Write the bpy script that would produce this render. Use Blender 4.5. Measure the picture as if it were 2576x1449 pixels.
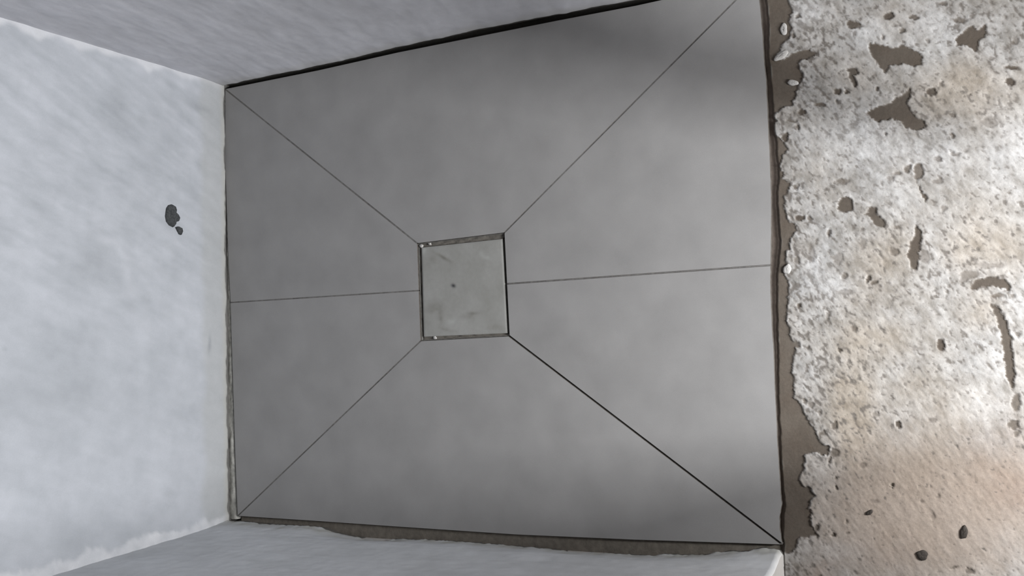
import bpy, bmesh, math, random
import numpy as np
from mathutils import Matrix, Vector

for o in list(bpy.data.objects):
    bpy.data.objects.remove(o, do_unlink=True)
scene = bpy.context.scene
COL = scene.collection

# ------------------------------------------------------------------ camera
F, CX, CY, H = 2314.0, 1288.0, 724.5, 1.5        # focal length (px of a 2576 wide frame), centre, height (m)
def nrm(v): return v / np.linalg.norm(v)
_n = nrm(np.array([1103.0, 38.0, F]))             # straight down, in camera axes (right, down, forward)
_d = np.array([-4866.0, 338.0, F]); _d = nrm(_d - _n * (_n @ _d))   # along the shower, away from the camera
WY, WZ = _d, -_n
WX = np.cross(WY, WZ)
R = np.stack([WX, WY, WZ])
cam_data = bpy.data.cameras.new('camera'); cam = bpy.data.objects.new('camera', cam_data); COL.objects.link(cam)
cam_data.sensor_fit = 'HORIZONTAL'; cam_data.sensor_width = 36.0; cam_data.lens = F / 2576.0 * 36.0
cam_data.clip_start = 0.02
_r, _u, _b = R @ np.array([1, 0, 0]), R @ np.array([0, -1, 0]), R @ np.array([0, 0, -1])
M = Matrix(((_r[0], _u[0], _b[0], 0), (_r[1], _u[1], _b[1], 0), (_r[2], _u[2], _b[2], H), (0, 0, 0, 1)))
cam.matrix_world = M
scene.camera = cam

# ------------------------------------------------------------------ world, light, exposure
scene.view_settings.view_transform = 'Standard'
scene.view_settings.look = 'None'
scene.view_settings.gamma = 1.0
scene.view_settings.use_curve_mapping = False
scene.view_settings.exposure = 0.0
w = bpy.data.worlds.new('sky'); scene.world = w; w.use_nodes = True
w.node_tree.nodes['Background'].inputs[0].default_value = (0.75, 0.87, 1.0, 1)
w.node_tree.nodes['Background'].inputs[1].default_value = 1.0
WIN = (-0.100, 0.000, 0.30, 1.10)                 # tall narrow opening in the front wall: x0 x1 z0 z1
YF = -0.72
def area(name, loc, sx, sy, power, col, rot):
    l = bpy.data.lights.new(name, 'AREA'); l.shape = 'RECTANGLE'; l.size = sx; l.size_y = sy
    l.energy = power; l.color = col
    o = bpy.data.objects.new(name, l); COL.objects.link(o); o.location = loc; o.rotation_euler = rot
    return o
area('window_daylight', ((WIN[0]+WIN[1])/2, YF - 0.03, (WIN[2]+WIN[3])/2), WIN[1]-WIN[0], WIN[3]-WIN[2],
     49.0, (0.985, 0.99, 1.0), (math.radians(90), 0, 0))

# ------------------------------------------------------------------ helpers
def ray(px, py): return R @ np.array([px - CX, py - CY, F])
def fl(px, py, z=0.0):
    v = ray(px, py); t = (z - H) / v[2]; return np.array([v[0]*t, v[1]*t])
def on_y(px, py, y0):
    v = ray(px, py); t = y0 / v[1]; return np.array([v[0]*t, v[2]*t + H])      # x, z
def on_x(px, py, x0):
    v = ray(px, py); t = x0 / v[0]; return np.array([v[1]*t, v[2]*t + H])      # y, z

def _perm(seed):
    r = np.random.RandomState(seed); p = r.permutation(256)
    a = r.rand(256) * 2 * np.pi
    return p, np.cos(a), np.sin(a)
_pc = {}
def perlin(x, y, seed=0):
    if seed not in _pc: _pc[seed] = _perm(seed)
    p, gx, gy = _pc[seed]
    xi = np.floor(x).astype(int); yi = np.floor(y).astype(int); xf = x - xi; yf = y - yi
    u = xf**3*(xf*(xf*6-15)+10); v = yf**3*(yf*(yf*6-15)+10)
    def g(ix, iy, dx, dy):
        h = p[(p[ix & 255] + iy) & 255]; return gx[h]*dx + gy[h]*dy
    a = g(xi, yi, xf, yf); b = g(xi+1, yi, xf-1, yf); c = g(xi, yi+1, xf, yf-1); d = g(xi+1, yi+1, xf-1, yf-1)
    return 1.4 * ((a*(1-u)+b*u)*(1-v) + (c*(1-u)+d*u)*v)
def fbm(x, y, s, seed=0, oct=4, gain=0.5):
    """fractal noise, first feature size s metres, about -1..1"""
    t = 0; a = 1.0; n = 0
    for i in range(oct):
        t = t + a * perlin(x / s + 17.3*i, y / s - 9.1*i, seed + i); n += a; a *= gain; s = s / 2.0
    return t / n * 1.5
def aniso(x, y, ang, sl, sw, seed, oct=3):
    c, s = math.cos(ang), math.sin(ang)
    a = (x*c + y*s) / sl; b = (-x*s + y*c) / sw
    return fbm(a, b, 1.0, seed, oct)
def sstep(a, b, x):
    t = np.clip((x - a) / (b - a), 0, 1); return t*t*(3-2*t)
def sdf(x, y, poly):
    """signed distance to a polygon, positive inside"""
    poly = np.asarray(poly, float); d = np.full(x.shape, 1e9); ins = np.zeros(x.shape, bool)
    for i in range(len(poly)):
        ax, ay = poly[i]; bx, by = poly[(i+1) % len(poly)]
        ex, ey = bx-ax, by-ay; L = ex*ex+ey*ey
        if L < 1e-14: continue
        t = np.clip(((x-ax)*ex + (y-ay)*ey) / L, 0, 1)
        d = np.minimum(d, (x-ax-t*ex)**2 + (y-ay-t*ey)**2)
        c = ((ay > y) != (by > y))
        if abs(ey) > 1e-12: ins ^= c & (x < ex*(y-ay)/ey + ax)
    return np.where(ins, 1, -1) * np.sqrt(d)
def mix(a, b, t):
    a = np.asarray(a, float); b = np.asarray(b, float); return a + (b - a) * t[..., None]

def link(o, parent=None):
    COL.objects.link(o)
    if parent is not None: o.parent = parent
    return o
def tag(o, label=None, cat=None, group=None, kind=None):
    if label: o['label'] = label
    if cat: o['category'] = cat
    if group: o['group'] = group
    if kind: o['kind'] = kind
    return o
def mesh_obj(name, verts, faces, mat, parent=None, colors=None, smooth=False):
    me = bpy.data.meshes.new(name)
    me.from_pydata([tuple(v) for v in verts], [], [tuple(f) for f in faces])
    if colors is not None:
        at = me.attributes.new('albedo', 'FLOAT_COLOR', 'POINT')
        c = np.ones((len(verts), 4), np.float32); c[:, :3] = colors
        at.data.foreach_set('color', c.ravel())
    me.materials.append(mat)
    if smooth: me.polygons.foreach_set('use_smooth', [True]*len(me.polygons))
    me.update()
    return link(bpy.data.objects.new(name, me), parent)
def grid_faces(nu, nv, flip=False, skip=None):
    i = np.arange(nu*nv).reshape(nu, nv)
    a, b, c, d = i[:-1, :-1], i[1:, :-1], i[1:, 1:], i[:-1, 1:]
    q = np.stack([a, d, c, b] if flip else [a, b, c, d], -1).reshape(-1, 4)
    if skip is not None: q = q[~skip.reshape(-1)]
    return q
def grid_obj(name, P, colors, mat, flip=False, parent=None, extra=None):
    """P: (nu,nv,3) points; extra: (verts, faces, colour) appended to the same mesh"""
    nu, nv = P.shape[:2]
    V = P.reshape(-1, 3); C = colors.reshape(-1, 3); Q = grid_faces(nu, nv, flip)
    if extra is not None:
        ev, ef, ec = extra
        Q = np.concatenate([Q, np.asarray(ef) + len(V)]); V = np.concatenate([V, np.asarray(ev, float)])
        C = np.concatenate([C, np.tile(np.asarray(ec, float), (len(ev), 1))])
    me = bpy.data.meshes.new(name)
    me.vertices.add(len(V)); me.vertices.foreach_set('co', V.astype(np.float32).ravel())
    me.loops.add(len(Q)*4); me.loops.foreach_set('vertex_index', Q.astype(np.int32).ravel())
    me.polygons.add(len(Q)); me.polygons.foreach_set('loop_start', np.arange(0, len(Q)*4, 4, dtype=np.int32))
    sm = np.ones(len(Q), bool)
    if extra is not None: sm[-len(extra[1]):] = False
    me.polygons.foreach_set('use_smooth', sm)
    me.update(calc_edges=True); me.validate()
    at = me.attributes.new('albedo', 'FLOAT_COLOR', 'POINT')
    c4 = np.ones((len(V), 4), np.float32); c4[:, :3] = np.clip(C, 0.004, 0.95); at.data.foreach_set('color', c4.ravel())
    me.materials.append(mat)
    return link(bpy.data.objects.new(name, me), parent)
def box_geo(x0, x1, y0, y1, z0, z1):
    v = [(x, y, z) for x in (x0, x1) for y in (y0, y1) for z in (z0, z1)]
    f = [(0, 1, 3, 2), (4, 6, 7, 5), (0, 4, 5, 1), (2, 3, 7, 6), (0, 2, 6, 4), (1, 5, 7, 3)]
    return v, f
def box(name, b, mat, parent=None, kind=None):
    v, f = box_geo(*b); o = mesh_obj(name, v, f, mat, parent)
    return tag(o, kind=kind)

# ------------------------------------------------------------------ materials
def new_mat(name):
    m = bpy.data.materials.new(name); m.use_nodes = True
    nt = m.node_tree; return m, nt, nt.nodes['Principled BSDF']
def surf_mat(name, base=None, rough=0.8, spec=0.3, nscale=60.0, namp=0.12, fscale=900.0, famp=0.06, bump=0.15, bscale=350.0,
             dist=0.001, rnoise=0.0):
    """base None: the mesh's own albedo attribute; multiplied by two procedural noises, with fine bump"""
    m, nt, b = new_mat(name); N, L = nt.nodes, nt.links
    tc = N.new('ShaderNodeTexCoord')
    if base is None:
        a = N.new('ShaderNodeAttribute'); a.attribute_name = 'albedo'; src = a.outputs['Color']
    else:
        a = N.new('ShaderNodeRGB'); a.outputs[0].default_value = (*base, 1); src = a.outputs[0]
    def noise(s, det):
        n = N.new('ShaderNodeTexNoise'); n.inputs['Scale'].default_value = s; n.inputs['Detail'].default_value = det
        L.new(tc.outputs['Object'], n.inputs['Vector']); return n
    def gain(n, amp):
        r = N.new('ShaderNodeMapRange'); r.inputs['From Min'].default_value = 0.25; r.inputs['From Max'].default_value = 0.75
        r.inputs['To Min'].default_value = 1-amp; r.inputs['To Max'].default_value = 1+amp
        L.new(n.outputs[0], r.inputs['Value']); return r.outputs[0]
    n1, n2 = noise(nscale, 4), noise(fscale, 2)
    mu = N.new('ShaderNodeMath'); mu.operation = 'MULTIPLY'; L.new(gain(n1, namp), mu.inputs[0]); L.new(gain(n2, famp), mu.inputs[1])
    vm = N.new('ShaderNodeVectorMath'); vm.operation = 'SCALE'; L.new(src, vm.inputs[0]); L.new(mu.outputs[0], vm.inputs['Scale'])
    L.new(vm.outputs[0], b.inputs['Base Color'])
    b.inputs['Roughness'].default_value = rough; b.inputs['Specular IOR Level'].default_value = spec
    if bump:
        n3 = noise(bscale, 4); bp = N.new('ShaderNodeBump'); bp.inputs['Strength'].default_value = bump
        bp.inputs['Distance'].default_value = dist; L.new(n3.outputs[0], bp.inputs['Height']); L.new(bp.outputs[0], b.inputs['Normal'])
    return m
MAT_CRUST = surf_mat('plaster_crust', rough=0.9, spec=0.15, nscale=220, namp=0.10, fscale=700, famp=0.06, bump=0.25, bscale=420, dist=0.0010)
MAT_WALL = surf_mat('thin_coat_plaster', rough=0.85, spec=0.2, nscale=45, namp=0.04, fscale=500, famp=0.03, bump=0.25, bscale=120, dist=0.001)
MAT_TILE = surf_mat('grey_porcelain', (0.272, 0.268, 0.265), rough=0.65, spec=0.15, nscale=13, namp=0.09, fscale=1100, famp=0.05, bump=0.04, bscale=700, dist=0.0005)
MAT_INSERT = surf_mat('dusty_porcelain', rough=0.6, spec=0.3, nscale=120, namp=0.05, fscale=900, famp=0.05, bump=0.1, bscale=500, dist=0.0006)
MAT_GROUT = surf_mat('dusty_joint', (0.15, 0.145, 0.14), rough=0.9, spec=0.1, nscale=150, namp=0.25, bump=0.4)
MAT_MORTAR = surf_mat('wet_mortar', (0.13, 0.12, 0.105), rough=0.75, spec=0.3, nscale=90, namp=0.15, bump=0.4)
MAT_BODY = surf_mat('cut_tile_side', (0.10, 0.09, 0.08), rough=0.9, spec=0.1, nscale=150, namp=0.3, bump=0.3)
MAT_CLOD = surf_mat('dark_mortar', (0.055, 0.048, 0.042), rough=0.85, spec=0.2, nscale=200, namp=0.2, bump=0.5)
MAT_WHITE = surf_mat('white_plaster', (0.42, 0.41, 0.395), rough=0.9, spec=0.15, nscale=200, namp=0.08, bump=0.5)
MAT_STEEL = surf_mat('dirty_steel', (0.13, 0.125, 0.115), rough=0.6, spec=0.4, nscale=160, namp=0.35, bump=0.3)
MAT_CEIL = surf_mat('ceiling_plaster', (0.12, 0.085, 0.06), rough=0.9, spec=0.1, nscale=10, namp=0.05)
MAT_ROOM = surf_mat('raw_room_plaster', (0.10, 0.07, 0.05), rough=0.9, spec=0.1, nscale=6, namp=0.12)
MAT_FRAME = surf_mat('window_paint', (0.7, 0.7, 0.7), rough=0.5, spec=0.4, nscale=20, namp=0.03)

# overall reflectance of the dusty surfaces
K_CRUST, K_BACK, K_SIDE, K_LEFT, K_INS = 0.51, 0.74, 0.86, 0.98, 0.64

# ------------------------------------------------------------------ floor: raw concrete under a ragged white plaster crust
def line(a, b, h, n=None):
    n = n or max(1, int(round((b-a)/h))); return list(np.linspace(a, b, n, endpoint=False))
xs = np.array(line(-1.7, -0.56, 0.03) + line(-0.56, 0.62, 0.0016) + [0.62])
ys = np.array(line(-0.80, -0.30, 0.03) + line(-0.30, 0.285, 0.0016) + line(0.285, 1.5, 0.02) + [1.5])
X, Y = np.meshgrid(xs, ys, indexing='ij')
def pf(pts): return np.array([fl(*p) for p in pts])
# far lip of the gap beside the tiles
GAP = pf([(1926, -220), (1922, -60), (1926.6, 0), (1933, 60), (1931, 130), (1937, 186), (1944, 280), (1951, 350), (1958, 430), (1954, 500), (1962, 605),
          (1960, 640), (1954, 690), (1954, 800), (1957, 900), (1957, 1000), (1964, 1150), (1968, 1230), (1974, 1272), (1969, 1300), (1969, 1340), (1970, 1378), (1976, 1500), (1984, 1700)])
GAP = GAP[np.argsort(GAP[:, 0])]
ygap = np.interp(X, GAP[:, 0], GAP[:, 1]) + 0.0012*fbm(X, X*0+3.1, 0.02, 5, 3)
# ragged border of the crust, followed in the photograph
edge_px = [(1960, -900), (1975, -300), (1982, -60), (1982, 0), (1993, 30), (1988, 42), (1984, 55), (1990, 70), (1986, 92), (1970, 106), (1960, 128), (1951, 140), (1953, 150), (1968, 150),
    (1985, 138), (2010, 125), (2035, 124), (2056, 133), (2036, 146), (2014, 151), (2009, 162), (2021, 186), (2012, 205), (2006, 222), (1998, 246),
    (1990, 266), (1975, 268), (1957, 279), (1945, 288), (1953, 301), (1945, 315), (1946, 332), (1958, 345), (1972, 360), (1981, 376), (1967, 398),
    (1960, 424), (1972, 438), (1968, 450), (1985, 460), (1985, 475), (1972, 495), (1970, 515), (1976, 540), (1981, 555), (1996, 560), (2006, 570),
    (1996, 590), (1985, 605), (1986, 622), (1977, 640), (1977, 664), (1970, 680), (1978, 700), (1986, 720), (1981, 745), (1981, 770), (1977, 800),
    (1983, 822), (1988, 850), (1998, 868), (1995, 905), (1990, 930), (1996, 960), (1997, 999), (2010, 1015), (2018, 1030), (2028, 1050), (2042, 1075), (2054, 1085), (2055, 1105), (2082, 1124),
    (2088, 1138), (2080, 1150), (2060, 1140), (2040, 1142), (2021, 1148), (2026, 1160), (2019, 1172), (2025, 1180), (2011, 1194), (2010, 1206), (2019, 1221),
    (2036, 1226), (2049, 1245), (2040, 1258), (2032, 1280), (2041, 1286), (2038, 1310), (2041, 1326), (2051, 1340), (2059, 1356), (2045, 1350),
    (2010, 1355), (2001, 1375), (1990, 1392), (1974, 1393), (1968, 1386), (1962, 1410), (1968, 1500), (1975, 1900), (5200, 1900), (5200, -900)]
wob = 0.0034
Xn = X + wob*fbm(X, Y, 0.011, 21, 3, 0.7); Yn = Y + wob*fbm(X, Y, 0.011, 27, 3, 0.7)
fine = (X > -0.6) & (X < 0.65) & (Y > -0.33) & (Y < 0.33)
S = np.where(Y < 0.1, 0.2, -0.2)
S[fine] = sdf(Xn[fine], Yn[fine], pf(edge_px))
# bare patches where the crust has flaked away
holes = [
    [(2185, 105), (2215, 110), (2250, 120), (2262, 112), (2290, 115), (2302, 124), (2320, 138), (2316, 150), (2318, 162), (2300, 166), (2270, 160), (2236, 166), (2226, 182), (2212, 166), (2190, 140)],
    [(2181, 280), (2204, 268), (2238, 258), (2252, 248), (2275, 235), (2284, 218), (2294, 224), (2286, 246), (2284, 262), (2290, 280), (2304, 294), (2330, 305), (2328, 320), (2308, 329), (2280, 323), (2268, 306), (2242, 298), (2212, 305), (2184, 292)],
    [(2402, 98), (2420, 78), (2442, 64), (2462, 74), (2472, 62), (2485, 60), (2482, 85), (2462, 104), (2456, 132), (2432, 112), (2406, 114)],
    [(2304, 560), (2318, 580), (2320, 605), (2312, 630), (2312, 655), (2304, 686), (2290, 672), (2283, 645), (2286, 620), (2296, 600)],
    [(2440, 722), (2452, 705), (2490, 694), (2528, 702), (2546, 724), (2540, 734), (2512, 722), (2470, 722), (2446, 730)],
    [(2488, 764), (2514, 770), (2530, 800), (2546, 850), (2548, 900), (2552, 950), (2548, 985), (2532, 950), (2524, 880), (2506, 800)],
    [(2172, 540), (2190, 518), (2204, 522), (2212, 548), (2226, 560), (2222, 574), (2200, 566), (2188, 545)],
    [(2308, 450), (2318, 478), (2336, 500), (2330, 508), (2312, 480)],
    [(2130, 172), (2152, 168), (2160, 186), (2150, 188), (2158, 214), (2146, 220), (2136, 190)],
]
ell = [(2540, 205, 14, 11, 1), (2544, 170, 21, 6, 1), (2344, 230, 13, 10, 1), (2371, 210, 6, 8, .7), (2490, 306, 24, 15, .45), (2396, 290, 6, 6, .7), (2440, 239, 6, 5, .8),
       (2145, 60, 16, 10, 1), (2152, 66, 20, 5, .8), (2235, 40, 15, 10, 1), (2300, 42, 14, 9, .9), (2270, 75, 6, 6, .9), (2222, 92, 5, 8, .8), (2372, 8, 12, 6, .8), (2412, 48, 20, 7, .8), (2452, 122, 8, 6, .9),
       (2106, 228, 9, 8, 1), (2130, 230, 7, 7, 1), (2205, 223, 5, 5, .9), (2060, 262, 15, 6, .9), (2104, 254, 5, 6, .8), (2015, 281, 10, 7, 1), (1992, 303, 15, 4, .9), (1976, 345, 9, 11, 1), (2006, 318, 4, 10, .9),
       (1995, 88, 6, 8, .9), (2006, 40, 9, 6, .8), (2250, 62, 12, 5, .5), (2335, 100, 6, 8, .6), (2555, 100, 10, 12, .6), (2495, 145, 12, 5, .6), (2395, 340, 5, 7, .9), (2225, 336, 5, 5, .7),
       (2310, 430, 13, 22, .9), (2285, 424, 10, 12, .8), (2255, 436, 14, 6, .7), (2360, 398, 14, 6, .7), (2400, 388, 12, 6, .6), (2430, 380, 8, 5, .5), (2360, 455, 14, 9, .6), (2120, 456, 18, 8, .7), (2240, 450, 12, 6, .6),
       (2126, 515, 20, 21, 1), (2012, 548, 13, 9, 1), (2038, 548, 7, 6, .8), (2002, 470, 8, 8, .7), (2086, 586, 6, 9, .9), (2250, 634, 11, 9, .8), (2325, 645, 14, 18, .5), (2255, 572, 12, 5, .8), (2375, 524, 8, 8, .5), (2240, 628, 8, 5, .6),
       (2185, 700, 7, 9, 1), (2200, 710, 10, 6, .9), (2125, 694, 8, 10, .7), (2012, 770, 5, 5, 1), (2040, 640, 10, 22, .4), (2170, 612, 10, 16, .4), (2108, 650, 12, 18, .45), (2004, 655, 8, 12, .7),
       (2510, 743, 24, 5, .8), (2440, 690, 26, 10, .6), (2490, 668, 36, 8, .45), (2425, 700, 12, 12, .6), (2548, 745, 8, 5, .7),
       (2111, 881, 7, 6, 1), (2366, 868, 10, 16, 1), (2308, 876, 18, 6, .4), (2148, 826, 9, 7, .8), (2125, 734, 18, 8, .5), (2004, 868, 8, 7, .9), (2032, 874, 5, 4, .9), (2080, 795, 6, 8, .6), (2560, 842, 8, 7, .7),
       (2556, 1015, 13, 22, .9), (2550, 1070, 15, 14, .9), (2560, 1090, 10, 6, .8), (2100, 1070, 8, 12, .9), (2260, 1068, 8, 8, 1), (2205, 1042, 9, 6, .6), (2345, 1056, 14, 7, .5), (2070, 1090, 10, 6, .8), (2040, 1020, 8, 9, .7), (2062, 1040, 7, 8, .7), (2025, 1010, 6, 7, .7),
       (2244, 1222, 5, 5, 1), (2102, 1228, 5, 5, .9), (2104, 1202, 4, 4, .8), (2096, 1346, 6, 4, 1), (2054, 1330, 8, 8, .9), (2400, 1428, 11, 4, .8), (2440, 1437, 12, 5, .8), (2128, 1314, 4, 5, .7), (2318, 1265, 5, 4, .6), (2360, 1250, 5, 5, .5),
       (2030, 1232, 6, 10, .6), (2098, 1140, 14, 12, .8), (2086, 1160, 6, 14, .8), (2170, 1172, 10, 8, .5), (2200, 1262, 12, 5, .4), (2130, 1340, 5, 4, .6), (2345, 1298, 6, 12, .4)]
Hs = np.full(X.shape, -1.0)
sub = fine & (X > -0.47)
xa, ya = X[sub] + 0.0034*fbm(X[sub], Y[sub], 0.010, 41, 3, 0.7), Y[sub] + 0.0034*fbm(X[sub], Y[sub], 0.010, 47, 3, 0.7)
hv = np.full(xa.shape, -1.0)
for h in holes: hv = np.maximum(hv, sdf(xa, ya, pf(h)))
weak = np.zeros(xa.shape)
for (ex, ey, rx, ry, k) in ell:
    c = fl(ex, ey); c1 = fl(ex+1, ey) - c; c2 = fl(ex, ey+1) - c
    det = c1[0]*c2[1]-c1[1]*c2[0]; dx, dy = xa-c[0], ya-c[1]
    a = (dx*c2[1]-dy*c2[0])/det/rx; b = (-dx*c1[1]+dy*c1[0])/det/ry
    d = (1-np.sqrt(a*a+b*b)) * min(rx, ry) * 0.00066
    if k >= 1: hv = np.maximum(hv, d)
    else: weak = np.maximum(weak, k*sstep(-0.0012, 0.0018, d))
Hs[sub] = hv
WK = np.zeros(X.shape); WK[sub] = weak
ang = math.radians(32)                            # drag direction of the trowel that left the crust
coarse = aniso(X, Y, ang, 0.030, 0.010, 61, 4)
mid = aniso(X, Y, ang, 0.010, 0.0042, 71, 3)
big = fbm(X, Y, 0.16, 81, 4)
spk = np.clip(sstep(0.34, 0.72, aniso(X, Y, ang, 0.011, 0.0065, 91, 3) + 0.35*fbm(X, Y, 0.05, 95, 2)), 0, 1)
near = sstep(-0.06, -0.14, -S) if False else np.exp(-np.clip(S, 0, 1)/0.05)
cr = sstep(-0.0009, 0.0011, S) * (1 - sstep(-0.0009, 0.0012, Hs)) * (1 - WK)     # 1 where crust covers
thin = np.clip(spk * 0.45, 0, 1)
# pixel-traced tints of the concrete showing through the crust (tan stains with shade painted into the upper right patch, brick dust, thick white smears)
def blob(px, py, rx, ry, p=1.0):
    c = fl(px, py); c1 = fl(px+1, py)-c; c2 = fl(px, py+1)-c; det = c1[0]*c2[1]-c1[1]*c2[0]; dx, dy = X-c[0], Y-c[1]
    a = (dx*c2[1]-dy*c2[0])/det/rx; b = (-dx*c1[1]+dy*c1[0])/det/ry
    return np.exp(-(a*a+b*b)**p)
tan = 0.75*blob(2440, 235, 130, 75, 1.5) + 0.7*blob(2480, 600, 130, 80) + 0.55*blob(2140, 930, 60, 170) + 0.5*blob(2230, 850, 90, 60) + 0.5*blob(2300, 1180, 260, 130) + 0.55*blob(2150, 1060, 60, 110) \
    + 0.4*blob(2470, 790, 60, 60) + 0.5*blob(2240, 640, 90, 90) + 0.35*blob(2150, 190, 60, 60) + 0.4*blob(2330, 980, 200, 60)
tan = np.clip(tan + 0.18 + 0.30*fbm(X, Y, 0.07, 101, 3), 0, 1)
rust = np.clip(0.9*blob(2555, 1245, 50, 60) + 0.9*blob(2055, 1445, 45, 28) + 0.45*blob(2500, 1180, 90, 80) + 0.35*blob(2560, 1080, 40, 40) + 0.25*blob(2180, 1400, 160, 60), 0, 1) * (0.7 + 0.3*fbm(X, Y, 0.04, 107, 3))
wht = np.clip(blob(2030, 30, 60, 40) + 0.9*blob(2340, 50, 50, 50) + 0.8*blob(2160, 340, 140, 60) + 0.9*blob(2050, 680, 40, 40) + 0.9*blob(2105, 720, 45, 28) + 0.7*blob(2260, 500, 80, 60)
              + 0.7*blob(2320, 380, 160, 40) + 0.5*blob(2180, 100, 50, 40) + 0.5*blob(2560, 330, 120, 120) + 0.5*blob(2560, 800, 60, 60) + 0.25*blob(2450, 1010, 120, 60) + 0.5*blob(2070, 1180, 40, 60) + 0.5*blob(2100, 1385, 90, 25), 0, 1)
MORT = (0.190, 0.156, 0.126); GREY = (0.44, 0.425, 0.40); WHITE = (0.90, 0.90, 0.90); TAN = (0.44, 0.375, 0.295); RUST = (0.46, 0.30, 0.21)
blot = aniso(X, Y, ang, 0.022, 0.012, 151, 4)
zone = np.clip(0.5 + 0.8*fbm(X, Y, 0.11, 157, 3), 0, 1)             # where the crust is thin and speckled
lowr = np.clip(blob(2330, 1290, 330, 190, 1.6), 0, 1)                # smooth pinkish skim at the lower right
soft = fbm(X, Y, 0.045, 173, 3)
t_w = np.clip(0.50 + (0.42*blot + 0.20*mid + 0.20*coarse)*(1-0.6*lowr) + 0.25*big + 0.28*soft + 0.45*(wht-0.25), 0, 1)
C = mix(np.broadcast_to(GREY, X.shape+(3,)), WHITE, t_w)
C = C + (mix(np.broadcast_to(TAN, X.shape+(3,)), (0.74, 0.655, 0.55), t_w) - C) * (0.85*tan*(1-0.6*wht))[..., None]
C = C + (np.array((0.80, 0.655, 0.54)) - C) * (0.75*lowr*(1-0.5*wht))[..., None]
C = C + (np.array(RUST) - C) * (0.6*rust)[..., None]
f1 = sstep(0.38, 0.82, aniso(X, Y, ang, 0.014, 0.008, 161, 4) + 0.30*zone + 0.25*near - 0.35*lowr)
f2 = sstep(0.54, 0.90, fbm(X, Y, 0.0065, 167, 2) + 0.30*zone + 0.15*near - 0.25*lowr)
thin = np.clip(0.9*f1 + 0.7*f2, 0, 0.9) * (1-0.55*wht)
C = C + (np.array((0.25, 0.225, 0.20)) - C) * thin[..., None]
mort = mix(np.broadcast_to(MORT, X.shape+(3,)), (0.230, 0.198, 0.165), np.clip(0.5+0.6*fbm(X, Y, 0.05, 111, 4), 0, 1))
mort = mort*(1 - 0.20*sstep(0.0, 0.002, Hs))[..., None]      # older, darker screed under the flaked patches
C = mort + (C - mort) * cr[..., None]
rim = np.exp(-((S-0.0012)/0.0012)**2) * sstep(-0.2, 0.5, fbm(X, Y, 0.03, 117, 2))
C = C + (np.array((0.80, 0.79, 0.77)) - C) * (0.6*rim*(1-WK))[..., None]
ingap = sstep(-0.0012, 0.0012, Y - ygap)
C = C + (np.array((0.27, 0.225, 0.195)) - C) * ingap[..., None]
lip = np.exp(-((Y-ygap+0.0016)/0.0008)**2) * sstep(0.0, 0.5, fbm(X, Y, 0.05, 121, 3))
C = C + (np.array((0.45, 0.44, 0.40)) - C) * (0.7*lip)[..., None]
under = (X > -0.42) | (Y > 0)
Z = -0.0045 + 0.0006*fbm(X, Y, 0.04, 131, 4) + cr*(0.0022 + 0.0005*coarse + 0.00022*mid - 0.0007*thin + 0.0006*wht) + 0.0006*rim
Z = Z - ingap*(0.0032 + 0.003*sstep(0.002, 0.010, Y-ygap)) + 0.0008*lip
# rising outside the shower, sunk to the bed level beneath the tiles
bed = Y > ygap + 0.016
Z = np.where(bed, -0.0165, Z)
DR = pf([(1049.5, 612), (1269, 585), (1282, 846), (1058, 858)])
sd = np.full(X.shape, -1.0); reg = bed & (np.abs(X-0.07) < 0.3) & (np.abs(Y-0.81) < 0.3)
sd[reg] = sdf(X[reg], Y[reg], DR)
Z = np.where(sd > -0.03, -0.045, Z)
C = np.where(bed[..., None], np.array((0.10, 0.095, 0.085)), C)
far = sstep(-0.22, -0.30, Y + 0.02*fbm(X, Y, 0.08, 141, 3))
C = C + (np.array((0.16, 0.145, 0.125)) - C) * far[..., None]
floor = grid_obj('floor', np.stack([X, Y, Z], -1), C*K_CRUST, MAT_CRUST)
tag(floor, 'raw concrete floor under a flaking white plaster crust with tan stains', kind='structure')

# ------------------------------------------------------------------ shower tiles cut to an envelope pattern around the drain
ZD = -0.006
def p3(px, py, z=0.0):
    q = fl(px, py, z); return np.array([q[0], q[1], z])
def offset_poly(P, off):
    """shift every edge i (P[i]->P[i+1]) inward by off[i]; counter-clockwise polygon"""
    n = len(P); out = []
    def nrml(i):
        e = P[(i+1) % n][:2]-P[i][:2]; e = e/np.linalg.norm(e); return np.array([-e[1], e[0]]), e
    for i in range(n):
        (n0, e0), (n1, e1) = nrml(i-1), nrml(i)
        o0, o1 = off[i-1], off[i]
        cr_ = e0[0]*e1[1]-e0[1]*e1[0]
        if abs(cr_) < 0.15: q = P[i][:2] + n1*o1 if True else None
        else:
            a = P[i][:2]+n0*o0; b = P[i][:2]+n1*o1; t = ((b-a)[0]*e1[1]-(b-a)[1]*e1[0])/cr_; q = a+e0*t
        out.append(np.array([q[0], q[1], P[i][2]]))
    return out
def tile(name, pts, off, parent, zb=-0.0160, bev=0.0003):
    P = [np.array(p, float) for p in pts]; off = list(off)
    A = sum(P[i][0]*P[(i+1) % len(P)][1]-P[(i+1) % len(P)][0]*P[i][1] for i in range(len(P)))
    if A < 0:
        P = P[::-1]; off = off[::-1]; off = off[1:] + off[:1]
    P = offset_poly(P, off); I = offset_poly(P, [bev]*len(P)); n = len(P)
    V = [tuple(p) for p in I] + [(p[0], p[1], p[2]-bev*0.8) for p in P] + [(p[0], p[1], zb) for p in P]
    Fc = [tuple(range(n))]
    for i in range(n):
        j = (i+1) % n
        Fc.append((i, n+i, n+j, j)); Fc.append((n+i, 2*n+i, 2*n+j, n+j))
    Fc.append(tuple(range(3*n-1, 2*n-1, -1)))
    o = mesh_obj(name, V, Fc, MAT_TILE, parent)
    o.data.materials.append(MAT_BODY)                 # cut sides, smeared with mortar
    for p in o.data.polygons[1:]: p.material_index = 1
    return o
rng = random.Random(4)
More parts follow.
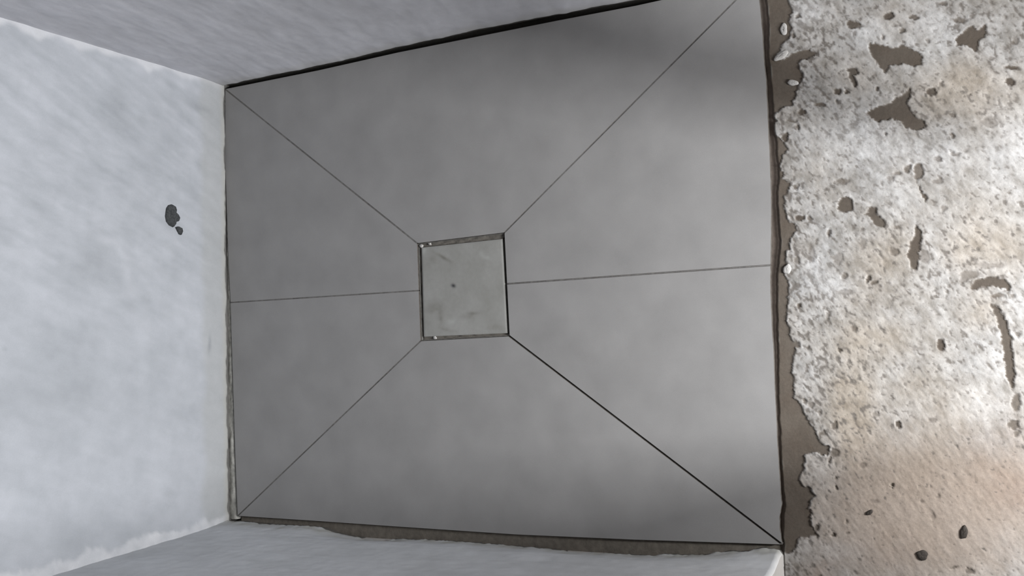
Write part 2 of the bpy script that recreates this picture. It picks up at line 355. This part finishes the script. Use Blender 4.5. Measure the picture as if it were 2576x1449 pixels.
def rough_edge(pts, k=6, amp=0.5):
    """subdivide a pixel polyline and add small chips of a hand-cut edge"""
    out = []
    for a, b in zip(pts[:-1], pts[1:]):
        for i in range(k):
            t = i/k; j = rng.uniform(-amp, amp) if out else 0
            out.append((a[0]+(b[0]-a[0])*t+j, a[1]+(b[1]-a[1])*t))
    out.append(pts[-1]); return out
TL, TR = (566, 224), (1908, -57)
BL, BR = (598, 1298), (1968, 1370)
d_tl, d_tr, d_br, d_bl = (1049.5, 612), (1269, 585), (1282, 846), (1058, 858)
m_l, m_ld = (580, 761), (1053.5, 731); m_r, m_rd = (1938.5, 667), (1275.5, 714)
e_top = [TL, (800, 177), (1000, 132), (1200, 92), (1400, 52), (1600, 14), (1700, -8), TR]
e_bot = [BL, (800, 1311), (1000, 1325), (1300, 1345), (1600, 1358), BR]
e_r1 = rough_edge([TR, (1910, 0), (1919, 90), (1921, 140), (1927, 200), (1932, 300), (1938, 440), (1940, 520), (1940, 600), m_r])
e_r2 = rough_edge([m_r, (1938, 720), (1941, 800), (1947, 900), (1950, 1000), (1958, 1150), (1964, 1240), (1967, 1270), (1961, 1300), (1962, 1330), BR])
e_l1 = [TL, (566, 400), (570, 520), (574, 640), m_l]
e_l2 = [m_l, (584, 900), (588, 1020), (592, 1150), (596, 1250), BL]
g = 0.0011
O3 = lambda L: [p3(*p) for p in L]
D3 = lambda p: p3(*p, ZD)
def poly(outer, inner):   # outer polyline (3d), inner corner list (3d): returns pts
    return O3(outer) + [D3(q) for q in inner]
def offs(no, ni, gap_a, gap_b, edge=0.0):
    """edges: outer..., outer end->inner first (gap_a), inner edges 0, last inner -> outer start (gap_b)"""
    return [edge]*(no-1) + [gap_a] + [0.0]*(ni-1) + [gap_b]
tiles = []
def T(outer, inner, ga, gb):
    tiles.append(tile('tile', poly(outer, inner), offs(len(outer), len(inner), ga, gb), floor))
G = dict(tl=0.0012, tr=0.0010, br=0.0015, bl=0.0010, ml=0.0010, mr=0.0012)
T(e_top, [d_tr, d_tl], G['tr'], G['tl'])
T(e_r1, [m_rd, d_tr], G['mr'], G['tr'])
T(e_r2, [d_br, m_rd], G['br'], G['mr'])
T(e_bot, [d_br, d_bl], G['br'], G['bl'])
T(e_l2, [d_bl, m_ld], G['bl'], G['ml'])
T(e_l1, [m_ld, d_tl], G['ml'], G['tl'])
# dusty filling standing in the joints (the two joints at the bottom right are open and dark)
def joint(a, b, wd, depth):
    A, B = p3(*a), D3(b); e = (B-A)[:2]; e /= np.linalg.norm(e); nn = np.array([-e[1], e[0], 0])*wd
    V = []; K = 24
    for i in range(K+1):
        t = i/K; c = A+(B-A)*t; dz = depth + 0.0005*math.sin(7*i+a[0])*0.6
        V += [c-nn+[0, 0, -dz], c+nn+[0, 0, -dz]]
    Fc = [(2*i, 2*i+1, 2*i+3, 2*i+2) for i in range(K)]
    n0 = len(V); V += [v-np.array([0, 0, 0.008]) for v in V]
    Fc += [(2*i, 2*i+2, n0+2*i+2, n0+2*i) for i in range(K)] + [(2*i+1, n0+2*i+1, n0+2*i+3, 2*i+3) for i in range(K)]
    mesh_obj('joint_filling', V, Fc, MAT_GROUT, floor)
joint(TL, d_tl, 0.0016, 0.0004); joint(TR, d_tr, 0.0014, 0.0004); joint(BL, d_bl, 0.0014, 0.0005)
joint(m_l, m_ld, 0.0014, 0.0004); joint(m_r, m_rd, 0.0016, 0.0016); joint(BR, d_br, 0.0018, 0.0040)

# ------------------------------------------------------------------ square drain with a lift-out tile insert
ctr = np.mean([D3(q) for q in (d_tl, d_tr, d_br, d_bl)], 0)
drain = link(bpy.data.objects.new('floor_drain', None)); drain.empty_display_size = 0.05; drain.location = (ctr[0], ctr[1], -0.0165)
tag(drain, 'square floor drain with a tile insert at the middle of the grey tiles', 'drain')
dl = np.array(drain.location)
outer = [D3(q) for q in (d_tl, d_tr, d_br, d_bl)]
ins_px = [(1060, 623), (1263, 601), (1275.6, 838), (1066, 847)]
ZI = -0.0075
ins = [np.array([*fl(*q, ZI), ZI]) for q in ins_px]
# frame: a shallow steel channel, floor at -0.017, thin standing rim inside the tile edges
def ring(Pa, Pb, za, zb): return [(p[0], p[1], za) for p in Pa] , [(p[0], p[1], zb) for p in Pb]
def shrink(P, d):
    c = np.mean(P, 0); return [p + (c-p)/np.linalg.norm(c-p)*d for p in P]
o1 = shrink(outer, 0.0008); o2 = shrink(outer, 0.0026); V = []
for L_, z_ in ((o1, -0.030), (o1, -0.0085), (o2, -0.0085), (o2, -0.0185)):
    V += [np.array([p[0], p[1], z_])-dl for p in L_]
Fc = []
for r_ in range(3):
    for i in range(4): Fc.append((r_*4+i, r_*4+(i+1) % 4, r_*4+4+(i+1) % 4, r_*4+4+i))
Fc.append((12, 13, 14, 15))
mesh_obj('drain_frame', V, Fc, MAT_STEEL, drain)
# mortar bedding left in the wide slots on two sides
def bedding(a, b, c, d, z):
    K = 30; V = []
    for i in range(K+1):
        t = i/K; p = a+(b-a)*t; q = d+(c-d)*t
        for s in np.linspace(0, 1, 5):
            r_ = p+(q-p)*s; V.append(np.array([r_[0], r_[1], z+0.0012*math.sin(i*1.7+s*4)*math.sin(i*0.6)+0.0012*rng.uniform(-1, 1)])-dl)
    Fc = [(5*i+j, 5*i+j+1, 5*i+j+6, 5*i+j+5) for i in range(K) for j in range(4)]
    mesh_obj('mortar_bedding', V, Fc, MAT_MORTAR, drain, smooth=True)
bedding(o2[0], o2[1], ins[1], ins[0], -0.0118); bedding(o2[3], o2[2], ins[2], ins[3], -0.0115); bedding(o2[0], o2[3], ins[3], ins[0], -0.0120)
# insert: bevelled slab with mortar smears
N = 96; U = np.linspace(0, 1, N)
Uu, Vv = np.meshgrid(U, U, indexing='ij')
Pi = (1-Uu)[..., None]*((1-Vv)[..., None]*ins[0]+Vv[..., None]*ins[3]) + Uu[..., None]*((1-Vv)[..., None]*ins[1]+Vv[..., None]*ins[2])
xx, yy = Uu*0.17, Vv*0.17
base = mix(np.broadcast_to((0.385, 0.385, 0.36), Uu.shape+(3,)), (0.46, 0.46, 0.44), np.clip(0.5+0.8*fbm(xx, yy, 0.06, 201, 4), 0, 1))
def eb(u, v, a, b, th=0):
    c, s = math.cos(th), math.sin(th); du, dv = Uu-u, Vv-v; return np.exp(-(((du*c+dv*s)/a)**2+((-du*s+dv*c)/b)**2))
smear = 0.75*eb(.27, .13, .10, .018, .55) + 0.55*eb(.15, .70, .09, .06) + 0.5*eb(.22, .78, .03, .09) + 0.5*eb(.55, .80, .06, .035) + 0.4*eb(.62, .77, .07, .02) + 0.45*eb(.28, .93, .10, .02, .3) + 0.45*eb(.88, .93, .09, .04) + 0.35*eb(.14, .15, .05, .05)
smear = np.clip(smear*(0.7+0.6*fbm(xx, yy, 0.02, 207, 3)), 0, 1)
base = base + (np.array((0.155, 0.14, 0.11)) - base)*(0.95*smear)[..., None]
lite = 0.45*eb(.80, .18, .06, .022, .3) + 0.3*eb(.74, .13, .03, .03) + 0.6*eb(.03, .03, .03, .05) + 0.4*eb(.35, .85, .05, .03)
base = base + (np.array((0.60, 0.61, 0.59)) - base)*np.clip(lite, 0, 1)[..., None]
dot = np.clip(1.1*eb(.385, .455, .028, .020, .4) , 0, 1)
base = base + (np.array((0.07, 0.07, 0.075)) - base)*dot[..., None]
edgefade = np.minimum.reduce([Uu, 1-Uu, Vv, 1-Vv])
Pi[..., 2] -= 0.0007*np.exp(-edgefade/0.004)
Pi[..., 2] += 0.0003*smear - 0.0006*dot
Pi = Pi - dl
idx = np.arange(N*N).reshape(N, N); loop = list(idx[0, :]) + list(idx[1:, -1]) + list(idx[-1, -2::-1]) + list(idx[-2:0:-1, 0])
flat = Pi.reshape(-1, 3); nb = len(loop)
ev = [flat[i] for i in loop] + [flat[i] - np.array([0, 0, 0.0085]) for i in loop]
ef = [(i, (i+1) % nb, nb+(i+1) % nb, nb+i) for i in range(nb)]
ti = grid_obj('tile_insert', Pi, base*K_INS, MAT_INSERT, flip=True, parent=drain, extra=(ev, ef, (0.33, 0.33, 0.31)))
tag(ti, 'square grey tile insert with mortar smears and a dark dot')

# ------------------------------------------------------------------ walls
ZTOP = 2.4
WALLC = (0.635, 0.655, 0.70)
def zl(h=0.004, top=0.66): return np.array(line(-0.016, top, h) + line(top, ZTOP, 0.06) + [ZTOP])
# back wall, a little out of square with the tiles: from (0.5345, 1.364) to (-0.380, 1.397)
A0, A1 = np.array([-0.384, 1.3965]), np.array([0.543, 1.3625])
us = np.array(line(-0.03, 0, 0.01) + line(0, 1, 0.0042) + list(np.linspace(1, 1.03, 4)))
U_, Zw = np.meshgrid(us, zl(), indexing='ij')
Lb = np.linalg.norm(A1-A0); ua = U_*Lb
def back_uz(px, py):
    v = ray(px, py); e = A1-A0; den = v[0]*e[1]-v[1]*e[0]
    t = (A0[0]*e[1]-A0[1]*e[0])/den; p = v[:2]*t
    return np.array([np.dot(p-A0, e)/Lb, v[2]*t+H])
sa = math.atan2(-1.0, -0.45)
n_big = fbm(ua, Zw, 0.22, 301, 4); n_st = aniso(ua, Zw, sa, 0.11, 0.022, 311, 4); n_f = aniso(ua, Zw, sa+0.3, 0.03, 0.008, 321, 3)
upper = sstep(0.30, 0.75, U_)
tw = np.clip(0.5 + 0.30*n_big + (0.14+0.20*upper)*n_st + (0.04+0.08*upper)*n_f + 0.22*fbm(ua, Zw, 0.07, 327, 3), 0, 1)
Cb = mix(np.broadcast_to((0.45, 0.475, 0.51), U_.shape+(3,)), (0.64, 0.665, 0.715), tw)
# thick white filler dragged into the left corner, thinner in the right corner
reach = 0.026 + 0.030*fbm(ua*0.6, Zw, 0.09, 331, 5, 0.6)*sstep(0.0, 0.03, Zw)
rid = sstep(0, 0.012, reach-ua) * (0.65+0.35*fbm(ua, Zw, 0.03, 337, 3))
ridr = sstep(0, 0.012, 0.018+0.02*fbm(Zw, Zw*0+5, 0.08, 341, 3)-(Lb-ua)) * 0.7
Cb = Cb + (np.array((0.84, 0.85, 0.88)) - Cb)*np.clip(rid+ridr, 0, 1)[..., None]
# damp yellowish band along the foot
foot = sstep(0.085, 0.060, Zw + 0.01*fbm(ua, Zw*0, 0.12, 347, 2))
Cb = Cb + (np.array((0.49, 0.50, 0.495)) - Cb)*(0.55*foot*(1-rid))[..., None]
foot2 = sstep(0.022, 0.008, Zw)
Cb = Cb + (np.array((0.54, 0.535, 0.49)) - Cb)*(0.6*foot2)[..., None]
# two trowel drags seen in the middle
def bw(px, py, rx, ry, th=0.0):
    c = back_uz(px, py); c1 = back_uz(px+1, py)-c; c2 = back_uz(px, py+1)-c; det = c1[0]*c2[1]-c1[1]*c2[0]; dx, dy = ua-c[0], Zw-c[1]
    a = (dx*c2[1]-dy*c2[0])/det; b = (-dx*c1[1]+dy*c1[0])/det
    ca, sa_ = math.cos(th), math.sin(th)
    return np.exp(-(((a*ca+b*sa_)/rx)**2+((-a*sa_+b*ca)/ry)**2))
dr = 0.9*bw(270, 605, 26, 12, .1) + 0.9*bw(302, 632, 26, 10, .9) + 0.9*bw(320, 685, 11, 34, -.1) + 0.7*bw(335, 735, 25, 18) + 0.6*bw(60, 200, 50, 18, .5) + 0.6*bw(480, 380, 10, 30) + 0.5*bw(420, 270, 40, 12, .4)+0.5*bw(60, 640, 70, 22, .1)
Cb = Cb + (np.array((0.70, 0.72, 0.77)) - Cb)*np.clip(0.45*dr, 0, 0.6)[..., None]
dk = 0.5*bw(500, 270, 30, 8, .4) + 0.3*bw(300, 260, 22, 70) + 0.3*bw(150, 1000, 150, 60)+0.35*bw(230, 660, 60, 40) + 0.9*bw(527, 865, 4, 22, .05) + 0.6*bw(12, 878, 5, 5) + 0.5*bw(6, 955, 4, 3)
Cb = Cb + (np.array((0.33, 0.35, 0.37)) - Cb)*np.clip(0.75*dk, 0, 0.9)[..., None]
disp = 0.0016*n_big + 0.0010*n_st + 0.0003*n_f + 0.0025*rid + 0.0012*np.clip(dr, 0, 1)
# below the skim the wall foot falls back raggedly
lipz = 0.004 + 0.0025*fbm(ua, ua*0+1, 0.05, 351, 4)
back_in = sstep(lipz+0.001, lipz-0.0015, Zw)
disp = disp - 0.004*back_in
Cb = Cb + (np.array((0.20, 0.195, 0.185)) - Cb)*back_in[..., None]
e2 = (A1-A0)/Lb; nb2 = np.array([e2[1], -e2[0]])
Pb = np.stack([A0[0]+e2[0]*ua+nb2[0]*disp, A0[1]+e2[1]*ua+nb2[1]*disp, Zw], -1)
v_, f_ = box_geo(-1.75, 0.75, 1.43, 1.53, -0.05, ZTOP+0.02)
wall_back = grid_obj('wall_back', Pb, Cb*K_BACK, MAT_WALL, extra=(v_, f_, (0.6, 0.6, 0.6)))
tag(wall_back, 'bright bluish-white skimmed wall at the end of the shower', kind='structure')

# mortar squeezed up between the back wall and the tiles
pts_t = [(566, 224), (567, 400), (571, 520), (575, 640), (581, 761), (585, 900), (589, 1020), (593, 1150), (597, 1250), (599, 1300)]
V = []; K = 160; tz = np.array([fl(*p) for p in pts_t])
for i in range(K+1):
    t = i/K; xq = 0.530 + (-0.378-0.530)*t
    yt = np.interp(xq, tz[::-1, 0], tz[::-1, 1]); yw = A0[1] + (A1[1]-A0[1])*(xq-A0[0])/(A1[0]-A0[0]) + 0.004
    for s in np.linspace(0, 1, 6):
        yq = yt + 0.0018 + (yw-yt-0.0018)*s + (0.0012*rng.uniform(-1, 1) if 0 < s < 1 else 0)
        zq = -0.004 + 0.0035*math.sin(math.pi*min(1, s*1.1))*abs(float(fbm(np.array([xq]), np.array([s*0.05]), 0.05, 361, 3)[0])+0.5) - (0.008 if s == 0 else 0)
        V.append((xq, yq, zq))
Fc = [(6*i+j, 6*i+j+1, 6*i+j+7, 6*i+j+6) for i in range(K) for j in range(5)]
MAT_BEAD = surf_mat('pale_mortar', (0.40, 0.395, 0.365), rough=0.9, spec=0.1, nscale=120, namp=0.35, bump=0.6)
mesh_obj('mortar_fillet', V, Fc, MAT_BEAD, floor, smooth=True)

# mortar lying in the open gap between the left wall and the tiles
V = []; K = 220; te = np.array([fl(*p) for p in e_bot])
for i in range(K+1):
    yq = 0.266 + (1.372-0.266)*i/K
    xt = np.interp(yq, te[::-1, 1], te[::-1, 0]) - 0.0016
    for k_ in range(6):
        s_ = k_/5; xq = xt + (-0.408-xt)*s_
        zq = -0.0055 - 0.0035*(1-s_)**3 + 0.0010*float(fbm(np.array([yq]), np.array([s_*0.03]), 0.03, 371, 3)[0])
        V.append((xq, yq, zq))
Fc = [(6*i+j, 6*i+j+6, 6*i+j+7, 6*i+j+1) for i in range(K) for j in range(5)]
MAT_GAPM = surf_mat('gap_mortar', (0.145, 0.13, 0.11), rough=0.85, spec=0.2, nscale=120, namp=0.2, bump=0.4)
mesh_obj('mortar_strip', V, Fc, MAT_GAPM, floor, smooth=True)

# right wall (top of the photograph)
yr = np.array(line(-0.74, 0.3, 0.05) + line(0.3, 1.40, 0.0042) + [1.40])
Yr, Zr = np.meshgrid(yr, zl(0.0042, 0.7), indexing='ij')
ft = pf([(600, 212), (700, 189), (800, 170), (900, 148), (1000, 123), (1100, 101), (1200, 80), (1300, 61), (1400, 40), (1500, 22), (1600, 5), (1660, -8)])
xf = np.interp(Yr, ft[::-1, 1], ft[::-1, 0])
n1 = fbm(Yr, Zr, 0.16, 401, 4); n2 = aniso(Yr, Zr, math.atan2(-0.9, 0.3), 0.13, 0.035, 411, 4); n3 = aniso(Yr, Zr, math.atan2(-0.9, 0.2), 0.04, 0.012, 421, 3)
fw = sstep(0.25, 0.02, Zr)
tw = np.clip(0.5+0.34*n1+0.28*n2+0.12*n3+0.18*sstep(0.75, 1.3, Yr), 0, 1)  # last term lightens the far end: light painted into the wall colour
Cr_ = mix(np.broadcast_to((0.50, 0.50, 0.525), Yr.shape+(3,)), (0.68, 0.685, 0.73), tw)
ftz = sstep(0.05, 0.01, Zr + 0.012*fbm(Yr, Yr*0, 0.08, 431, 3))
Cr_ = Cr_ + (np.array((0.44, 0.43, 0.40))-Cr_)*(0.45*ftz)[..., None]
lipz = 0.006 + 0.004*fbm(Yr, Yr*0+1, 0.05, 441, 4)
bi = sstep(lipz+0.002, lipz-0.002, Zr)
dx = (xf-0.541)*sstep(0.08, 0.0, Zr) - 0.0015*n1 - 0.001*n2 - 0.0003*n3
raw = sstep(0.24, 0.16, Yr + 0.02*fbm(Yr, Zr, 0.08, 461, 3))
Cr_ = Cr_ + (np.array((0.17, 0.15, 0.13))-Cr_)*raw[..., None]
Pr = np.stack([0.541+dx+0.006*bi, Yr, Zr], -1)
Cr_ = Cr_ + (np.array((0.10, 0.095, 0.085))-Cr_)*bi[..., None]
v_, f_ = box_geo(0.56, 0.68, YF-0.1, 1.45, -0.05, ZTOP+0.02)
wall_right = grid_obj('wall_right', Pr, Cr_*K_SIDE, MAT_WALL, flip=True, extra=(v_, f_, (0.6, 0.6, 0.6)))
tag(wall_right, 'lilac-grey skimmed side wall along the dark wall gap', kind='structure')

# left wall (bottom of the photograph): a partition that stops where the tiles stop
YE = 0.2625
yl = np.array(line(YE, 1.42, 0.0040) + [1.42])
Yl, Zl = np.meshgrid(yl, zl(0.0030, 0.55), indexing='ij')
lf = pf([(600, 1309), (700, 1317), (780, 1321), (820, 1324), (850, 1338), (900, 1348), (940, 1354), (955, 1359), (980, 1358), (995, 1353), (1060, 1355), (1150, 1360), (1220, 1363), (1300, 1370), (1350, 1374), (1440, 1385),
         (1500, 1388), (1600, 1393), (1650, 1394), (1665, 1390), (1690, 1391), (1780, 1394), (1800, 1386), (1850, 1383), (1890, 1385), (1900, 1378), (1930, 1375), (1955, 1379), (1968, 1381)])
xl = np.interp(Yl, lf[::-1, 1], lf[::-1, 0])
fray = 0.0022*fbm(Yl, Zl*0.3, 0.016, 501, 4, 0.65)*sstep(0.03, 0.004, Zl)
xs_ = np.convolve(np.pad(xl[:, 0], 12, mode='edge'), np.ones(25)/25, 'valid')[:, None] + 0*Zl
n1 = fbm(Yl, Zl, 0.18, 511, 4); n2 = aniso(Yl, Zl, 0.05, 0.16, 0.03, 521, 4); n3 = fbm(Yl, Zl, 0.02, 531, 3)
tw = np.clip(0.5+0.36*n1+0.16*n2+0.10*n3+0.22*fbm(Yl, Zl, 0.06, 537, 3), 0, 1)
Cl = mix(np.broadcast_to((0.50, 0.515, 0.53), Yl.shape+(3,)), (0.66, 0.68, 0.71), tw)
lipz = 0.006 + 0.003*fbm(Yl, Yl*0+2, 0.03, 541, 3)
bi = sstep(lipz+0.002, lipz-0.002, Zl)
fb = sstep(0.06, 0.015, Zl + 0.02*fbm(Yl, Yl*0+4, 0.05, 547, 4))*(0.5+0.5*sstep(-.3, .4, fbm(Yl, Zl, 0.03, 551, 3)))
Cl = Cl + (np.array((0.40, 0.40, 0.375))-Cl)*(0.9*fb)[..., None]
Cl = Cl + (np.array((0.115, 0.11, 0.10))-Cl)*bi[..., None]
endc = sstep(YE+0.03, YE, Yl)
Cl = Cl + (np.array((0.80, 0.79, 0.78))-Cl)*(0.6*sstep(YE+0.005, YE+0.001, Yl)*(1-bi))[..., None]
dx = (xs_+0.383)*sstep(0.10, 0.004, Zl) + (xl-xs_)*sstep(0.022, 0.004, Zl) + fray + 0.0014*n1 + 0.0008*n2 + 0.0004*n3 - 0.003*bi - 0.006*sstep(YE+0.0035, YE, Yl)
Pl = np.stack([-0.383+dx, Yl, Zl], -1)
v_, f_ = box_geo(-0.50, -0.3995, YE+0.001, 1.45, -0.05, ZTOP+0.02)
nz = Pl.shape[1]; n0 = len(v_)      # close the plaster's edge at the end of the partition
v_ = list(v_) + [tuple(Pl[0, j]) for j in range(nz)] + [(-0.402, YE+0.0005, Pl[0, j, 2]) for j in range(nz)]
f_ = list(f_) + [(n0+j, n0+j+1, n0+nz+j+1, n0+nz+j) for j in range(nz-1)]
wall_left = grid_obj('wall_left', Pl, Cl*K_LEFT, MAT_WALL, extra=(v_, f_, (0.50, 0.48, 0.46)))
tag(wall_left, 'grey skimmed partition along the open dark gap beside the tiles', kind='structure')

# chipped spots where the dark render shows through the back wall's skim
def chip(pts_px, depth=0.0012):
    P = [back_uz(*p) for p in pts_px]; c = np.mean(P, 0); n = len(P)
    V = []
    for k, (s, h) in enumerate(((1.0, -0.0022), (0.94, 0.0022), (0.78, 0.0028), (0.4, 0.0031))):
        for p in P:
            q = c+(p-c)*s; V.append((A0[0]+e2[0]*q[0]+nb2[0]*(h+0.0016), A0[1]+e2[1]*q[0]+nb2[1]*(h+0.0016), q[1]))
    Fc = [(r_*n+i, r_*n+(i+1) % n, r_*n+n+(i+1) % n, r_*n+n+i) for r_ in range(3) for i in range(n)] + [tuple(range(3*n, 4*n))]
    o = mesh_obj('mortar_splash', V, Fc, MAT_SPOT, wall_back, smooth=True); return o
MAT_SPOT = surf_mat('dark_render', (0.055, 0.058, 0.06), rough=0.9, spec=0.1, nscale=260, namp=0.45, bump=0.6)
z = 3.22
sp = [(1345, 235), (1362, 212), (1388, 205), (1415, 222), (1424, 250), (1420, 272), (1440, 292), (1452, 318), (1442, 345), (1420, 352), (1418, 368), (1400, 392), (1368, 376), (1345, 345), (1336, 300)]
tag(chip([(a/z, 450+b/z) for a, b in sp]), 'dark grey mortar splash')
sp = [(1420, 392), (1440, 385), (1468, 400), (1474, 425), (1462, 455), (1446, 448), (1432, 420)]
tag(chip([(a/z, 450+b/z) for a, b in sp]), 'small dark grey mortar splash')

# ------------------------------------------------------------------ rest of the room, behind and beside the camera
box('ceiling', (-1.75, 0.68, YF-0.12, 1.53, ZTOP, ZTOP+0.1), MAT_CEIL, kind='structure')['label'] = 'plain plastered ceiling above the shower room'
wl = box('wall_entrance', (-1.75, -1.65, YF-0.12, 1.53, -0.05, ZTOP), MAT_ROOM, kind='structure')
wl['label'] = 'raw plaster wall of the entrance side'
x0, x1, z0, z1 = WIN
V, Fc = [], []
for b in ((-1.75, x0, YF-0.12, YF, -0.05, ZTOP), (x1, 0.68, YF-0.12, YF, -0.05, ZTOP), (x0, x1, YF-0.12, YF, -0.05, z0), (x0, x1, YF-0.12, YF, z1, ZTOP)):
    v_, f_ = box_geo(*b); Fc += [tuple(i+len(V) for i in q) for q in f_]; V += v_
wf = tag(mesh_obj('wall_front', V, Fc, MAT_ROOM), 'raw plaster wall with the window opening', kind='structure')
V, Fc = [], []
for b in ((x0, x0+0.05, YF-0.10, YF-0.05, z0, z1), (x1-0.05, x1, YF-0.10, YF-0.05, z0, z1), (x0, x1, YF-0.10, YF-0.05, z0, z0+0.05), (x0, x1, YF-0.10, YF-0.05, z1-0.05, z1)):
    v_, f_ = box_geo(*b); Fc += [tuple(i+len(V) for i in q) for q in f_]; V += v_
tag(mesh_obj('window_1', V, Fc, MAT_FRAME), 'white window frame in the front wall', kind='structure')

# boards added out of view behind the camera to cast the tile shadow bands
MAT_WOOD = surf_mat('brown_timber', (0.17, 0.105, 0.065), rough=0.7, spec=0.3, nscale=30, namp=0.2)
box('shadow_board_1', (0.120, 0.158, -0.33, -0.27, 0.375, ZTOP), MAT_WOOD, kind='structure')['label'] = 'narrow brown board added out of view to cast the shadow band near the right wall'
box('shadow_board_2', (-0.245, -0.136, -0.33, -0.27, 0.35, ZTOP), MAT_WOOD, kind='structure')['label'] = 'wide brown board added out of view to cast the shadow band near the partition'

# ------------------------------------------------------------------ loose lumps and crumbs
def lump(name, px, py, rx, ry, hgt, mat, label, cat, group=None, seed=0, ztop=-0.0015, rot=0.0, pts=None):
    """irregular flattened lump whose outline is an ellipse rx, ry (photo px) or a followed outline"""
    c = fl(px, py); K, Rn = 22, 6; V = []
    r_ = np.random.RandomState(seed)
    for j in range(Rn):
        ph = (j/(Rn-1))*math.pi/2
        for i in range(K):
            a = 2*math.pi*i/K
            wv = 1+0.10*math.sin(2*a+seed)+0.07*math.sin(3*a+2*seed)+0.05*math.sin(5*a+seed*3)
            ex, ey = rx*wv*math.cos(a)*math.cos(ph)**0.6, ry*wv*math.sin(a)*math.cos(ph)**0.6
            ex, ey = ex*math.cos(rot)-ey*math.sin(rot), ex*math.sin(rot)+ey*math.cos(rot)
            q = fl(px+ex, py+ey)-c
            V.append((q[0], q[1], 0.55*hgt*math.sin(ph)*(1+0.12*r_.uniform(-1, 1)) - (0.002 if j == 0 else 0)))
    Fc = [(j*K+i, j*K+(i+1) % K, j*K+K+(i+1) % K, j*K+K+i) for j in range(Rn-1) for i in range(K)] + [tuple(range((Rn-1)*K, Rn*K)), tuple(range(K-1, -1, -1))]
    Fc = [tuple(reversed(f)) for f in Fc]
    o = mesh_obj(name, V, Fc, mat, None, smooth=True); o.location = (c[0], c[1], ztop)
    return tag(o, label, cat, group)
lump('mortar_lump', 2425, 1340, 10, 17, 0.004, MAT_CLOD, 'dark oblong mortar lump standing upright among pinkish plaster near the lower right corner', 'mortar lump', seed=3)
lump('mortar_lump', 2320, 1397, 16, 12, 0.004, MAT_CLOD, 'dark round mortar lump near the lower right corner, lowest of all lumps', 'mortar lump', seed=5)
lump('mortar_lump', 2187, 1290, 9, 6, 0.003, MAT_CLOD, 'tiny dark mortar crumb on pale plaster right of the bottom tile corner', 'mortar lump', seed=8, rot=-.5)
lump('plaster_lump', 1965, 139, 20, 9, 0.005, MAT_WHITE, 'rounded white plaster finger reaching over the grey mortar strip', 'plaster lump', seed=2, rot=-0.55, ztop=-0.003)
lump('plaster_lump', 1994, 207, 15, 7, 0.004, MAT_WHITE, 'small drop-shaped plaster lump alone on the grey mortar strip', 'plaster lump', seed=4, rot=0.15, ztop=-0.003)
lump('plaster_lump', 1971, 72, 9, 15, 0.004, MAT_WHITE, 'bright white upright plaster fleck near the top of the mortar strip', 'plaster lump', seed=6, rot=0.2, ztop=-0.003)
lump('plaster_lump', 1980, 677, 10, 13, 0.005, MAT_WHITE, 'round white plaster lump beside the right end of the middle joint', 'plaster lump', seed=9, ztop=-0.002)
lump('plaster_crumb', 1054, 618, 5, 4, 0.004, MAT_WHITE, 'white crumb on the upper left corner of the drain', 'crumb', seed=11, ztop=-0.0085)
lump('plaster_crumb', 1074, 612, 4, 4, 0.003, MAT_WHITE, 'paler small crumb in the slot along the upper edge of the drain', 'crumb', seed=12, ztop=-0.0105)
lump('plaster_crumb', 1087, 850, 4, 5, 0.003, MAT_WHITE, 'white crumb in the slot along the lower edge of the drain', 'crumb', seed=13, ztop=-0.0105)
